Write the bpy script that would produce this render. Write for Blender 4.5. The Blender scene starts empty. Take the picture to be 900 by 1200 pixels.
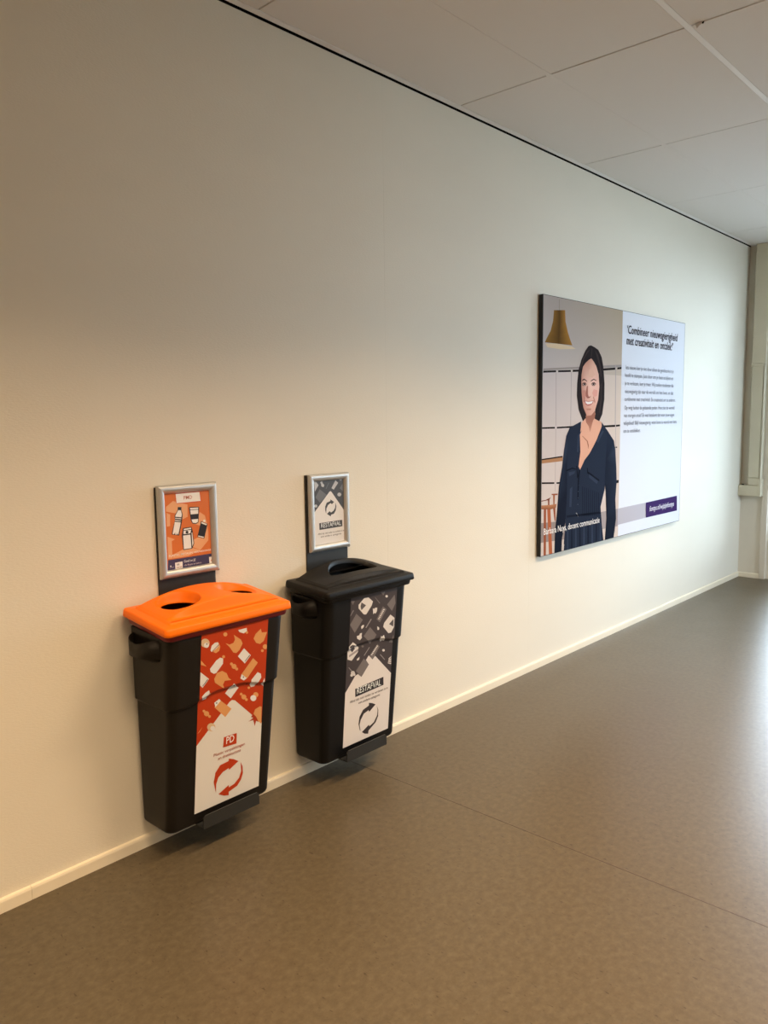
import bpy, bmesh, math, random
import numpy as np
from mathutils import Vector, Matrix
random.seed(7)
SC = bpy.context.scene
COL = SC.collection
# ------------------------------------------------------------------ camera
F_PX, PITCH, YAW, ROLL = 915.927, 0.117944, 0.740161, -0.013237
CAM = Vector((2.3642, 0.0, 1.4683))
_f = Vector((-math.sin(YAW)*math.cos(PITCH), math.cos(YAW)*math.cos(PITCH), -math.sin(PITCH)))
_r = Vector((math.cos(YAW), math.sin(YAW), 0)); _u = _r.cross(_f)
_R = _r*math.cos(ROLL) + _u*math.sin(ROLL); _U = -_r*math.sin(ROLL) + _u*math.cos(ROLL)
cd = bpy.data.cameras.new('camera'); cam = bpy.data.objects.new('camera', cd); COL.objects.link(cam)
cd.sensor_fit = 'VERTICAL'; cd.sensor_height = 36; cd.lens = 36*F_PX/1200; cd.clip_start = .05
m = Matrix.Identity(4)
for i in range(3):
    m[i][0] = _R[i]; m[i][1] = _U[i]; m[i][2] = -_f[i]; m[i][3] = CAM[i]
cam.matrix_world = m
SC.camera = cam
def ray(x, y): return _f + _R*((x-450)/F_PX) + _U*((600-y)/F_PX)
def hit_x(x, y, X):                      # photo pixel -> (y, z) on a plane parallel to the long wall
    r = ray(x, y); t = (X-CAM.x)/r.x; return (CAM.y+t*r.y, CAM.z+t*r.z)
# ------------------------------------------------------------------ world, light, exposure
H, LY, RX, BY = 2.924, 7.383, 4.3, -2.7          # ceiling height, far wall, right wall, rear wall
w = bpy.data.worlds.new('sky'); SC.world = w; w.use_nodes = True
bg = w.node_tree.nodes['Background']; bg.inputs[0].default_value = (.73, .86, 1.0, 1); bg.inputs[1].default_value = 16.5
vs = SC.view_settings; vs.view_transform = 'Standard'; vs.look = 'None'; vs.gamma = 1; vs.use_curve_mapping = False
vs.exposure = 0.0
def portal(loc, rot, sx, sy):
    pl = bpy.data.lights.new('window_portal', 'AREA'); pl.shape = 'RECTANGLE'; pl.size = sx; pl.size_y = sy; pl.cycles.is_portal = True
    po = bpy.data.objects.new('window_portal', pl); COL.objects.link(po); po.location = loc; po.rotation_euler = rot
portal((1.05, LY+.16, 1.52), (math.radians(-90), 0, 0), 1.62, 2.28)
WY0, WY1, WZ0, WZ1 = 4.9, 6.9, .85, 2.5               # windows in the right-hand wall
portal((RX+.16, (WY0+WY1)/2, (WZ0+WZ1)/2), (0, math.radians(90), 0), WZ1-WZ0, WY1-WY0)
LAMP_W, LAMP_COL, LAMP_SPREAD = 42, (1.0, .695, .41), 120
LAMPS = [(1.8, -1.088), (1.8, .712), (1.8, 2.512), (1.8, 4.312)]

# ------------------------------------------------------------------ helpers
def lin(c): return tuple((v/12.92 if v <= .04045 else ((v+.055)/1.055)**2.4) for v in (k/255 for k in c))
MATS = {}
def mat(name, col, rough=.5, metal=0, var=0, vscale=8, bump=0, bscale=200, spec=.5, stretch=(1,1,1), col2=None, coat=0):
    if name in MATS: return MATS[name]
    M = bpy.data.materials.new(name); M.use_nodes = True; nt = M.node_tree; b = nt.nodes['Principled BSDF']
    c = lin(col); b.inputs['Base Color'].default_value = (*c, 1); b.inputs['Roughness'].default_value = rough
    b.inputs['Metallic'].default_value = metal; b.inputs['Specular IOR Level'].default_value = spec
    b.inputs['Coat Weight'].default_value = coat
    tc = nt.nodes.new('ShaderNodeTexCoord'); mp = nt.nodes.new('ShaderNodeMapping'); mp.inputs['Scale'].default_value = stretch
    nt.links.new(tc.outputs['Object'], mp.inputs[0])
    if var or col2:
        n = nt.nodes.new('ShaderNodeTexNoise'); n.inputs['Scale'].default_value = vscale; n.inputs['Detail'].default_value = 4
        nt.links.new(mp.outputs[0], n.inputs['Vector'])
        r = nt.nodes.new('ShaderNodeValToRGB'); r.color_ramp.elements[0].position = .3; r.color_ramp.elements[1].position = .7
        a = lin(col2) if col2 else tuple(v*(1+var) for v in c); d = c if col2 else tuple(v*(1-var) for v in c)
        r.color_ramp.elements[0].color = (*d, 1); r.color_ramp.elements[1].color = (*a, 1)
        nt.links.new(n.outputs['Fac'], r.inputs[0]); nt.links.new(r.outputs[0], b.inputs['Base Color'])
    if bump:
        n2 = nt.nodes.new('ShaderNodeTexNoise'); n2.inputs['Scale'].default_value = bscale; n2.inputs['Detail'].default_value = 3
        nt.links.new(mp.outputs[0], n2.inputs['Vector'])
        bp = nt.nodes.new('ShaderNodeBump'); bp.inputs['Strength'].default_value = bump; bp.inputs['Distance'].default_value = .002
        nt.links.new(n2.outputs['Fac'], bp.inputs['Height']); nt.links.new(bp.outputs[0], b.inputs['Normal'])
    MATS[name] = M; return M
def mesh_obj(name, verts, faces, material, parent=None, smooth=False):
    me = bpy.data.meshes.new(name); me.from_pydata([tuple(v) for v in verts], [], faces); me.update()
    return link(name, me, material, parent, smooth)
def link(name, me, material, parent=None, smooth=False):
    if material and not me.materials: me.materials.append(material)
    if smooth: me.polygons.foreach_set('use_smooth', [True]*len(me.polygons))
    o = bpy.data.objects.new(name, me); COL.objects.link(o)
    if parent:
        o.parent = parent; o.matrix_parent_inverse = Matrix.Translation(parent.location).inverted()
    return o
def bm_obj(name, bm, material, parent=None, smooth=False):
    bmesh.ops.recalc_face_normals(bm, faces=bm.faces)
    me = bpy.data.meshes.new(name); bm.to_mesh(me); bm.free(); return link(name, me, material, parent, smooth)
def box(name, lo, hi, material, parent=None, bevel=0, seg=1):
    bm = bmesh.new(); bmesh.ops.create_cube(bm, size=1)
    for v in bm.verts: v.co = Vector([lo[i] + (v.co[i]+.5)*(hi[i]-lo[i]) for i in range(3)])
    if bevel: bmesh.ops.bevel(bm, geom=bm.edges[:], offset=bevel, segments=seg, affect='EDGES', clamp_overlap=True)
    return bm_obj(name, bm, material, parent)
def thing(name, label, cat, loc, group=None):
    o = bpy.data.objects.new(name, None); COL.objects.link(o); o.location = loc; o.empty_display_size = .1
    o['label'] = label; o['category'] = cat
    if group: o['group'] = group
    return o
def struct(o, label=None):
    o['kind'] = 'structure'
    if label: o['label'] = label
    return o
def smooth01(t):
    t = max(0., min(1., t)); return t*t*(3-2*t)

# ------------------------------------------------------------------ materials
WALL = mat('wall_glassfibre_paper', (229, 224, 211), .75, var=.015, vscale=3, bump=.35, bscale=190, spec=.25, stretch=(1, .45, 1.3))
CEIL = mat('ceiling_tile_white', (226, 222, 218), .9, bump=.15, bscale=350, spec=.1)
RAIL = mat('ceiling_rail_white', (238, 237, 236), .6)
BASE = mat('baseboard_paint', (236, 228, 208), .45, var=.02)
VOID = mat('shadow_gap_black', (12, 11, 12), .9, spec=.05)
WHITE = mat('plain_wall_paint', (222, 216, 202), .8, var=.01)
BEIGE = mat('duct_cream_plastic', (206, 199, 176), .5, var=.02)
FRAMEP = mat('door_frame_paint', (216, 208, 192), .45)
BIN = mat('bin_dark_plastic', (27, 23, 19), .47, bump=.12, bscale=600, spec=.25)
BLACK = mat('bin_black_plastic', (16, 15, 15), .47, bump=.12, bscale=600, spec=.25)
ORANGE = mat('lid_orange_plastic', (255, 120, 4), .42, bump=.08, bscale=500, spec=.25)
MAROON = mat('lid_skirt_red_plastic', (128, 18, 26), .45)
STEEL = mat('bracket_powder_coat', (40, 41, 41), .5, bump=.1, bscale=900)
ALU = mat('satin_aluminium', (200, 200, 198), .40, metal=.7, bump=.03, bscale=300, stretch=(1, 1, 1))
PBLACK = mat('poster_edge_black', (16, 15, 17), .6)
def floor_mat():
    M = bpy.data.materials.new('marbled_linoleum'); M.use_nodes = True; nt = M.node_tree; b = nt.nodes['Principled BSDF']; L = nt.links.new
    tc = nt.nodes.new('ShaderNodeTexCoord')
    mp = nt.nodes.new('ShaderNodeMapping'); mp.inputs['Scale'].default_value = (1.3, 1, 1); L(tc.outputs['Object'], mp.inputs[0])
    n1 = nt.nodes.new('ShaderNodeTexNoise'); n1.inputs['Scale'].default_value = 38; n1.inputs['Detail'].default_value = 7; n1.inputs['Roughness'].default_value = .65; n1.inputs['Distortion'].default_value = .0
    L(mp.outputs[0], n1.inputs['Vector'])
    r1 = nt.nodes.new('ShaderNodeValToRGB'); e = r1.color_ramp.elements
    e[0].position = .28; e[0].color = (*lin((78, 69, 54)), 1); e[1].position = .74; e[1].color = (*lin((100, 90, 72)), 1)
    m1 = e.new(.5); m1.color = (*lin((89, 79, 62)), 1)
    L(n1.outputs['Fac'], r1.inputs[0])
    mp2 = nt.nodes.new('ShaderNodeMapping'); mp2.inputs['Scale'].default_value = (1, 2.6, 1); mp2.inputs['Rotation'].default_value = (0, 0, .5); L(tc.outputs['Object'], mp2.inputs[0])
    n2 = nt.nodes.new('ShaderNodeTexNoise'); n2.inputs['Scale'].default_value = 42; n2.inputs['Detail'].default_value = 2; L(mp2.outputs[0], n2.inputs['Vector'])
    r2 = nt.nodes.new('ShaderNodeValToRGB'); e = r2.color_ramp.elements; e[0].position = .655; e[0].color = (0, 0, 0, 1); e[1].position = .74; e[1].color = (.7, .7, .7, 1)
    L(n2.outputs['Fac'], r2.inputs[0])
    mx = nt.nodes.new('ShaderNodeMixRGB'); mx.inputs[2].default_value = (*lin((48, 39, 30)), 1); L(r2.outputs[0], mx.inputs[0]); L(r1.outputs[0], mx.inputs[1])
    L(mx.outputs[0], b.inputs['Base Color'])
    n3 = nt.nodes.new('ShaderNodeTexNoise'); n3.inputs['Scale'].default_value = 5; L(tc.outputs['Object'], n3.inputs['Vector'])
    mr = nt.nodes.new('ShaderNodeMapRange'); mr.inputs[3].default_value = .295; mr.inputs[4].default_value = .35; L(n3.outputs['Fac'], mr.inputs[0]); L(mr.outputs[0], b.inputs['Roughness'])
    b.inputs['Specular IOR Level'].default_value = .32
    return M
LINO = floor_mat()
WELD = mat('floor_weld_rod', (52, 38, 28), .6)
def glass_mat():
    M = bpy.data.materials.new('window_glass'); M.use_nodes = True; nt = M.node_tree; nt.nodes.clear()
    o = nt.nodes.new('ShaderNodeOutputMaterial'); t = nt.nodes.new('ShaderNodeBsdfTransparent'); g = nt.nodes.new('ShaderNodeBsdfGlossy')
    t.inputs[0].default_value = (.95, .98, .98, 1); g.inputs['Roughness'].default_value = .02
    fr = nt.nodes.new('ShaderNodeFresnel'); fr.inputs[0].default_value = 1.45; mx = nt.nodes.new('ShaderNodeMixShader')
    nt.links.new(fr.outputs[0], mx.inputs[0]); nt.links.new(t.outputs[0], mx.inputs[1]); nt.links.new(g.outputs[0], mx.inputs[2]); nt.links.new(mx.outputs[0], o.inputs[0])
    return M
GLASS = glass_mat()
def print_mat(name, rough, spec=.3):
    M = bpy.data.materials.new(name); M.use_nodes = True; nt = M.node_tree; b = nt.nodes['Principled BSDF']
    a = nt.nodes.new('ShaderNodeAttribute'); a.attribute_name = 'ink'; nt.links.new(a.outputs['Color'], b.inputs['Base Color'])
    b.inputs['Roughness'].default_value = rough; b.inputs['Specular IOR Level'].default_value = spec; return M
INK_LABEL = print_mat('printed_vinyl', .45); INK_SHEET = print_mat('printed_paper', .35); INK_POSTER = print_mat('printed_board', .9, .02)

# ------------------------------------------------------------------ room shell
SEAM0 = 2.612 - 1.2*5
wl = struct(mesh_obj('wall_left', [(-.02, BY, 0), (-.02, LY, 0), (-.02, LY, H+.03), (-.02, BY, H+.03)], [(0, 1, 2, 3)], WALL))
y = SEAM0
k = 0
while y < LY:
    if abs(y+1.2-1.412) < .01: y += 1.2; a, b_ = y-1.2, y+1.2      # papered over, no joint to see
    else: a, b_ = max(y, BY), min(y+1.2, LY)
    if b_-a > .02:
        box('wall_panel', (-.02, a, 0), (0, b_, H+.02), WALL, wl, bevel=.0003)
    y += 1.2; k += 1
fl = struct(box('floor', (-.02, BY-.02, -.05), (RX+.02, LY+.3, -.003), VOID))
ys = [BY-.02, -1.715, 2.283, LY+.15]
for a, b_ in zip(ys[:-1], ys[1:]):
    box('floor_sheet', (-.02, a, -.004), (RX+.02, b_-.003, 0), LINO, fl)
    if b_ < LY: box('weld_seam', (-.02, b_-.003, -.004), (RX+.02, b_, -.0003), WELD, fl)
wr = struct(box('wall_right', (RX, BY-.1, 0), (RX+.2, WY0, H+.05), WHITE))
box('pier', (RX, WY1, 0), (RX+.2, LY+.22, H+.05), WHITE, wr)
box('parapet', (RX, WY0, 0), (RX+.2, WY1, WZ0), WHITE, wr)
box('header', (RX, WY0, WZ1), (RX+.2, WY1, H+.05), WHITE, wr)
wb = struct(box('wall_rear', (-.1, BY-.1, 0), (RX+.1, BY, H+.05), WHITE))
# ceiling: concealed grid, boards 1.2 x 0.6 m, white rails along the corridor
ce = struct(box('ceiling', (-.05, BY-.1, H+.035), (RX+.1, LY+.1, H+.08), VOID))
xs = [.0385, .5104]
while xs[-1] < RX: xs.append(min(xs[-1]+.597, RX))
ysj = [1.912+1.2*i for i in range(-4, 5)]
ysj = [BY] + [v for v in ysj if BY < v < LY] + [LY]
tile_cache = {}
for i in range(len(xs)-1):
    for j in range(len(ysj)-1):
        g = .012
        wx, wy = xs[i+1]-xs[i]-(g if i == 0 else 2*g) - .0, ysj[j+1]-ysj[j]-.006
        key = (round(wx, 3), round(wy, 3))
        x0 = xs[i] + (0.0015 if i == 0 else g); y0 = ysj[j]+.003
        if key not in tile_cache:
            t = box('ceiling_tile', (0, 0, 0), (wx, wy, .018), CEIL, None, bevel=.0012)
            tile_cache[key] = t.data; o = t
        else:
            o = bpy.data.objects.new('ceiling_tile', tile_cache[key]); COL.objects.link(o)
        o.parent = ce; o.location = (x0, y0, H + random.uniform(0, .0016))
for x in xs[1:-1]:
    box('ceiling_rail', (x-.0118, BY, H+.0006), (x+.0118, LY, H+.012), CEIL if x < .6 else RAIL, ce, bevel=.0008)
tr = struct(box('trim_1', (.011, BY, H-.001), (.038, LY, H+.012), RAIL, bevel=.0008), 'white edge profile of the suspended ceiling along the long wall')
struct(box('gap_shade_strip', (0, BY, H-.005), (.0025, LY, H+.03), VOID), 'black strip standing in for the shade in the gap between wall and ceiling')  # wall top blackened to stand in for the shade inside the ceiling gap
# flake of board hanging on a joint
fk = thing('loose_board_flake', 'tiny loose flake hanging from a ceiling board joint', 'flake', (1.145, 3.113, H))
mesh_obj('flake', [(1.135, 3.112, H+.003), (1.165, 3.112, H+.003), (1.16, 3.10, H-.012), (1.148, 3.098, H-.022), (1.15, 3.108, H-.006)], [(0, 1, 2, 4), (4, 2, 3), (0, 4, 3)], CEIL, fk)
mesh_obj('torn_edge', [(1.160, 3.112, H+.002), (1.170, 3.112, H+.002), (1.169, 3.108, H-.008), (1.163, 3.108, H-.007)], [(0, 1, 2, 3)], VOID, fk)
# baseboards
def baseboard(name, pts):     # profile extruded; pts = [(a0),(a1)] along y (left) or x (far)
    pass
def base_profile():
    return [(0, 0), (.013, 0), (.013, .035), (.0105, .041), (.004, .0425), (0, .0425)]
pr = base_profile(); n = len(pr)
vv = [(x, BY, z) for x, z in pr] + [(x, .93, z) for x, z in pr]
ff = [(i, (i+1) % n, n+(i+1) % n, n+i) for i in range(n)] + [tuple(range(n)), tuple(range(2*n-1, n-1, -1))]
bl = struct(mesh_obj('baseboard_left', vv, ff, BASE))
vv = [(x*.96, .9312, z) for x, z in pr] + [(x*.96, LY, z) for x, z in pr]
mesh_obj('board_length', vv, ff, BASE, bl)
vv = [(.004, LY-x, z) for x, z in pr] + [(.186, LY-x, z) for x, z in pr]
struct(mesh_obj('baseboard_far', vv, ff, BASE))
# far wall: narrow pier, then door post and glazed front
wf = struct(box('wall_far', (-.02, LY, 0), (.19, LY+.22, H+.03), WHITE))
box('header', (.19, LY, 2.68), (RX, LY+.22, H+.03), WHITE, wf)
box('pier', (1.86, LY, 0), (RX, LY+.22, H+.03), WHITE, wf)
tr2 = struct(box('trim_2', (.186, LY-.018, 0), (.235, LY+.20, 2.69), FRAMEP, bevel=.003), 'cream painted door post beside the narrow far wall')
box('parapet', (.235, LY+.02, 0), (1.86, LY+.2, .35), WHITE, wf)  # unseen low wall, added to cut the window's reflection on the floor
wn = struct(box('window_1', (.235, LY+.06, .35), (1.86, LY+.12, .42), FRAMEP, bevel=.003), 'glazed front in the far wall')
box('window_head', (.235, LY+.06, 2.61), (1.86, LY+.12, 2.68), FRAMEP, wn, bevel=.003)
mx_ = [.235, 1.047, 1.86]
for a in mx_:
    box('mullion', (a-.03 if a > .5 else a, LY+.06, .42), (a+.03 if a < 1.5 else a, LY+.12, 2.61), FRAMEP, wn, bevel=.003)
for a, b_ in zip(mx_[:-1], mx_[1:]):
    box('glass_pane', (a+.02, LY+.086, .40), (b_-.02, LY+.092, 2.62), GLASS, wn)
w2 = struct(box('window_2', (RX+.06, WY0, WZ0), (RX+.12, WY1, WZ0+.06), FRAMEP, bevel=.003), 'row of windows in the right-hand wall')
box('window_head', (RX+.06, WY0, WZ1-.06), (RX+.12, WY1, WZ1), FRAMEP, w2, bevel=.003)
my_ = [WY0+.03, (WY0*2+WY1)/3, (WY0+WY1*2)/3, WY1-.03]
for a in my_: box('mullion', (RX+.06, a-.03, WZ0+.06), (RX+.12, a+.03, WZ1-.06), FRAMEP, w2, bevel=.003)
for a, b_ in zip(my_[:-1], my_[1:]): box('glass_pane', (RX+.086, a+.02, WZ0+.05), (RX+.092, b_-.02, WZ1-.05), GLASS, w2)
struct(box('ground_outside.001', (RX+.2, -14, -.12), (RX+30, LY+.22, -.05), mat('outside_paving', (150, 150, 146), .8, var=.08, vscale=2)))
struct(box('ground_outside', (-12, LY+.22, -.12), (16, LY+30, -.05), mat('outside_paving', (150, 150, 146), .8, var=.08, vscale=2)))
# cable duct on the pier
ZB, ZT = .748, .842
du = thing('cable_duct', 'cream plastic cable duct with boxed foot on the narrow far wall', 'cable duct', (.1, LY, ZB))
box('foot_cover', (.001, LY-.082, ZB), (.19, LY+.002, ZT), BEIGE, du, bevel=.004)
box('foot_end_cap', (.168, LY-.085, ZB-.002), (.193, LY+.001, ZT+.06), BEIGE, du, bevel=.003)
box('duct_body', (.074, LY-.070, ZT-.002), (.186, LY+.002, H+.002), BEIGE, du, bevel=.003)
box('lower_cover', (.082, LY-.080, ZT+.07), (.172, LY-.065, 1.885), BEIGE, du, bevel=.003)
box('lower_cover', (.082, LY-.078, ZT+.002), (.172, LY-.065, ZT+.066), BEIGE, du, bevel=.003)
box('joint_band', (.066, LY-.084, 1.885), (.176, LY-.065, 1.905), BEIGE, du, bevel=.003)
box('upper_cover', (.074, LY-.079, 1.908), (.19, LY-.065, H-.002), BEIGE, du, bevel=.003)
box('edge_bead', (.178, LY-.083, ZT+.055), (.188, LY-.062, 1.9), BEIGE, du, bevel=.002)
box('screw_tab', (.012, LY-.030, ZT-.001), (.03, LY-.012, ZT+.006), VOID, du, bevel=.001)

# ------------------------------------------------------------------ ceiling downlights (behind and beside the photographer)
LAMPM = bpy.data.materials.new('lamp_warm'); LAMPM.use_nodes = True
_b = LAMPM.node_tree.nodes['Principled BSDF']; _b.inputs['Emission Color'].default_value = (*LAMP_COL, 1); _b.inputs['Emission Strength'].default_value = 3
def ring(name, cx, cy, prof, material, parent, N=40):
    vs_, fs_ = [], []
    for r, z in prof:
        for q in range(N): a = 2*math.pi*q/N; vs_.append((cx+r*math.cos(a), cy+r*math.sin(a), z))
    for p_ in range(len(prof)-1):
        for q in range(N): fs_.append((p_*N+q, p_*N+(q+1) % N, (p_+1)*N+(q+1) % N, (p_+1)*N+q))
    return mesh_obj(name, vs_, fs_, material, parent, True)
for i, (lx, ly) in enumerate(LAMPS):
    d = thing('ceiling_luminaire', ('warm ceiling luminaire closest to the rear wall', 'second warm ceiling luminaire from the rear wall', 'third warm ceiling luminaire from the rear wall', 'warm ceiling luminaire closest to the glazed front')[i], 'ceiling light', (lx, ly, H), 'warm luminaires under the corridor ceiling')
    box('housing', (lx-.15, ly-.58, H-.030), (lx+.15, ly+.58, H+.001), RAIL, d, bevel=.003)
    box('diffuser', (lx-.135, ly-.565, H-.034), (lx+.135, ly+.565, H-.029), LAMPM, d)
    L = bpy.data.lights.new('luminaire', 'AREA'); L.shape = 'RECTANGLE'; L.size = .27; L.size_y = 1.13; L.energy = LAMP_W; L.color = LAMP_COL; L.spread = math.radians(LAMP_SPREAD)
    lo = bpy.data.objects.new('luminaire_light', L); COL.objects.link(lo); lo.parent = d; lo.location = (0, 0, -.037)

# ------------------------------------------------------------------ print layers
class Print:
    """flat print: coloured polygons in (y, z) of a surface; later layers lie 0.1 mm further out"""
    def __init__(s, surf, paper=(255, 255, 255), white=.8, step=.00012):
        s.surf, s.n, s.step = surf, 0, step; s.bm = bmesh.new(); s.ink = s.bm.verts.layers.float_color.new('ink'); s.lay = s.bm.verts.layers.float.new('lay')
        p = lin(paper); s.k = [white/v for v in p]
    def col(s, c): return tuple(min(.95, v*k) for v, k in zip(lin(c), s.k)) + (1.,)
    def px(s, x, y):                                         # pixel -> (y, z) on the surface
        X = .2
        if callable(s.surf):
            for _ in range(8): q = hit_x(x, y, X); X = s.surf(*q)
            return q
        return hit_x(x, y, s.surf)
    def poly(s, pts, c, cols=None, new=True):
        if new: s.n += 1
        vs_ = []
        for i, q in enumerate(pts):
            v = s.bm.verts.new((0, q[0], q[1])); v[s.ink] = s.col(cols[i] if cols else c); v[s.lay] = s.n; vs_.append(v)
        f = s.bm.faces.new(vs_); f.normal_update(); bmesh.ops.triangulate(s.bm, faces=[f])
    def text(s, body, a, b, h, c, bold=0, shear=0, pad=True):  # a, b: baseline ends in (y, z), h: cap height
        n_ = s.n+1
        cu = bpy.data.curves.new('t', 'FONT'); cu.body = body; cu.size = 1; cu.offset = bold; cu.shear = shear; cu.resolution_u = 2
        to = bpy.data.objects.new('t', cu); COL.objects.link(to); dg = bpy.context.evaluated_depsgraph_get(); ev = to.evaluated_get(dg); me = ev.to_mesh()
        co = np.array([v.co[:] for v in me.vertices]); x0, x1 = co[:, 0].min(), co[:, 0].max()
        a = Vector(a); b = Vector(b); d = (b-a)/(x1-x0); sc = h/.69
        vs_ = []
        for v in me.vertices:
            q = a + d*(v.co.x-x0) + Vector((0, sc*v.co.y)); nv = s.bm.verts.new((0, q.x, q.y)); nv[s.ink] = s.col(c); nv[s.lay] = n_; vs_.append(nv)
        for p in me.polygons:
            try: s.bm.faces.new([vs_[i] for i in p.vertices])
            except ValueError: pass
        ev.to_mesh_clear(); bpy.data.objects.remove(to); bpy.data.curves.remove(cu)
    def build(s, name, material, parent, cuts=None):
        bm = s.bm
        if cuts:
            for ax, vals in cuts:
                for v in vals:
                    g = bm.verts[:]+bm.edges[:]+bm.faces[:]; co = (0, v, 0) if ax == 1 else (0, 0, v); no = (0, 1, 0) if ax == 1 else (0, 0, 1)
                    bmesh.ops.bisect_plane(bm, geom=g, plane_co=co, plane_no=no, dist=1e-6)
        for v in bm.verts:
            X = s.surf(v.co.y, v.co.z) if callable(s.surf) else s.surf
            v.co.x = X + .0002 + s.step*v[s.lay]
        for f in bm.faces:
            f.normal_update()
            if f.normal.x < 0: f.normal_flip()
        me = bpy.data.meshes.new(name); bm.to_mesh(me); bm.free(); return link(name, me, material, parent)
def crop(P, ox, oy, sc):
    def T(*pts): return [P.px(ox+a/sc, oy+b/sc) for a, b in pts]
    return T
def disc(T, cx, cy, r, N=14, ry=None): return T(*[(cx+r*math.cos(2*math.pi*i/N), cy+(ry or r)*math.sin(2*math.pi*i/N)) for i in range(N)])

# ------------------------------------------------------------------ bins
STEP_D, ZTOP, ZBOT = .009, .80, .1026
class Shape:
    def __init__(s, c, xfb, xft, xbb, xbt): s.c, s.xfb, s.xft, s.xbb, s.xbt = c, xfb, xft, xbb, xbt
    def t(s, z): return (z-ZBOT)/(ZTOP-ZBOT)
    def zstep(s, y):                                # moulded step line, arched in the middle of the front
        u = abs(y-s.c); return .548 + .026*(1-smooth01((u-.04)/.13))
    def up(s, y, z): return smooth01((z-s.zstep(y)+.006)/.012)
    def hw(s, z): return .218 + .014*s.t(z)
    def front(s, y, z): return s.xfb + (s.xft-s.xfb)*s.t(z) - STEP_D*(1-s.up(y, z))*.55 + STEP_D*s.up(y, z)*.45
    def back(s, z): return s.xbb + (s.xbt-s.xbb)*s.t(z)
def bin_body(sh, parent, material):
    zs = [ZBOT, ZBOT+.003, ZBOT+.008, ZBOT+.016] + list(np.linspace(.16, .52, 10)) + list(np.linspace(.532, .592, 31)) + list(np.linspace(.61, ZTOP, 8))
    ins = {0: .013, 1: .006, 2: .002, 3: .0}
    NC, NS = 8, 26
    def section(z, inset, flat=False):
        xb, hw = sh.back(z)+inset*.6, sh.hw(z)-inset
        xf = sh.xfb + (sh.xft-sh.xfb)*sh.t(z) - inset
        r = .034; pts = []
        for cx, cy, a0 in ((xf-r, hw-r, 0), (xb+.02, hw-.02, 90), (xb+.02, -hw+.02, 180), (xf-r, -hw+r, 270)):
            rr = r if a0 in (0, 270) else .02
            for k in range(NC+1):
                a = math.radians(a0+90*k/NC); pts.append((cx+rr*math.cos(a), cy+rr*math.sin(a), math.cos(a), math.sin(a)))
        x0, y0 = pts[-1][0], pts[-1][1]; x1, y1 = pts[0][0], pts[0][1]
        for k in range(1, NS): pts.append((xf, y0+(y1-y0)*k/NS, 1, 0))
        out = []
        for x, y, nx, ny in pts:
            u = sh.up(sh.c+y, z) if not flat else 1
            d = STEP_D*(u*.45 - (1-u)*.55)
            out.append((x+d*max(nx, 0), sh.c+y+d*ny, z))
        return out
    V, Fc = [], []
    rings = [section(z, ins.get(i, 0)) for i, z in enumerate(zs)]
    rings += [section(ZTOP, .004, True), section(ZTOP-.03, .007, True), section(.3, .02, True), section(ZBOT+.02, .035, True)]
    n = len(rings[0])
    for r in rings: V += r
    for i in range(len(rings)-1):
        for q in range(n): Fc.append((i*n+q, i*n+(q+1) % n, (i+1)*n+(q+1) % n, (i+1)*n+q))
    Fc.append(tuple(range(n-1, -1, -1))); Fc.append(tuple(range((len(rings)-1)*n, len(rings)*n)))
    o = mesh_obj('body', V, Fc, material, parent, True)
    return o
def handle(sh, sgn, body, material):
    # moulded pocket grip: a bowed wall with a wavy top edge, closed underneath
    N = 24; z0, zt = .712, .776; ys_ = sh.c + sgn*(sh.hw(.76)+STEP_D*.4)
    va, vb = .055, sh.xft-.055; V, Fc = [], []
    def path(t, out):
        e = 1-abs(2*t-1)**3.2
        return (va+(vb-va)*t, ys_ + sgn*(-.006+(out+.006)*e))
    for t in [i/N for i in range(N+1)]:
        top = zt + .008*math.cos(2*math.pi*t)
        x, y = path(t, .046); V.append((x, y, z0+.012)); V.append((x, y, top))
        x2, y2 = path(t, .041); V.append((x2, y2, top)); V.append((x2, y2, z0+.014))
        V.append((x2, ys_-sgn*.004, z0-.014*(1-abs(2*t-1)**2)))
    for i in range(N):
        for k in range(3): Fc.append((5*i+k, 5*i+k+1, 5*i+k+6, 5*i+k+5))
        Fc.append((5*i+3, 5*i+4, 5*i+9, 5*i+8)); Fc.append((5*i, 5*i+5, 5*i+9, 5*i+4))
    return mesh_obj('handle', V, Fc, material, body, True)
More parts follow.
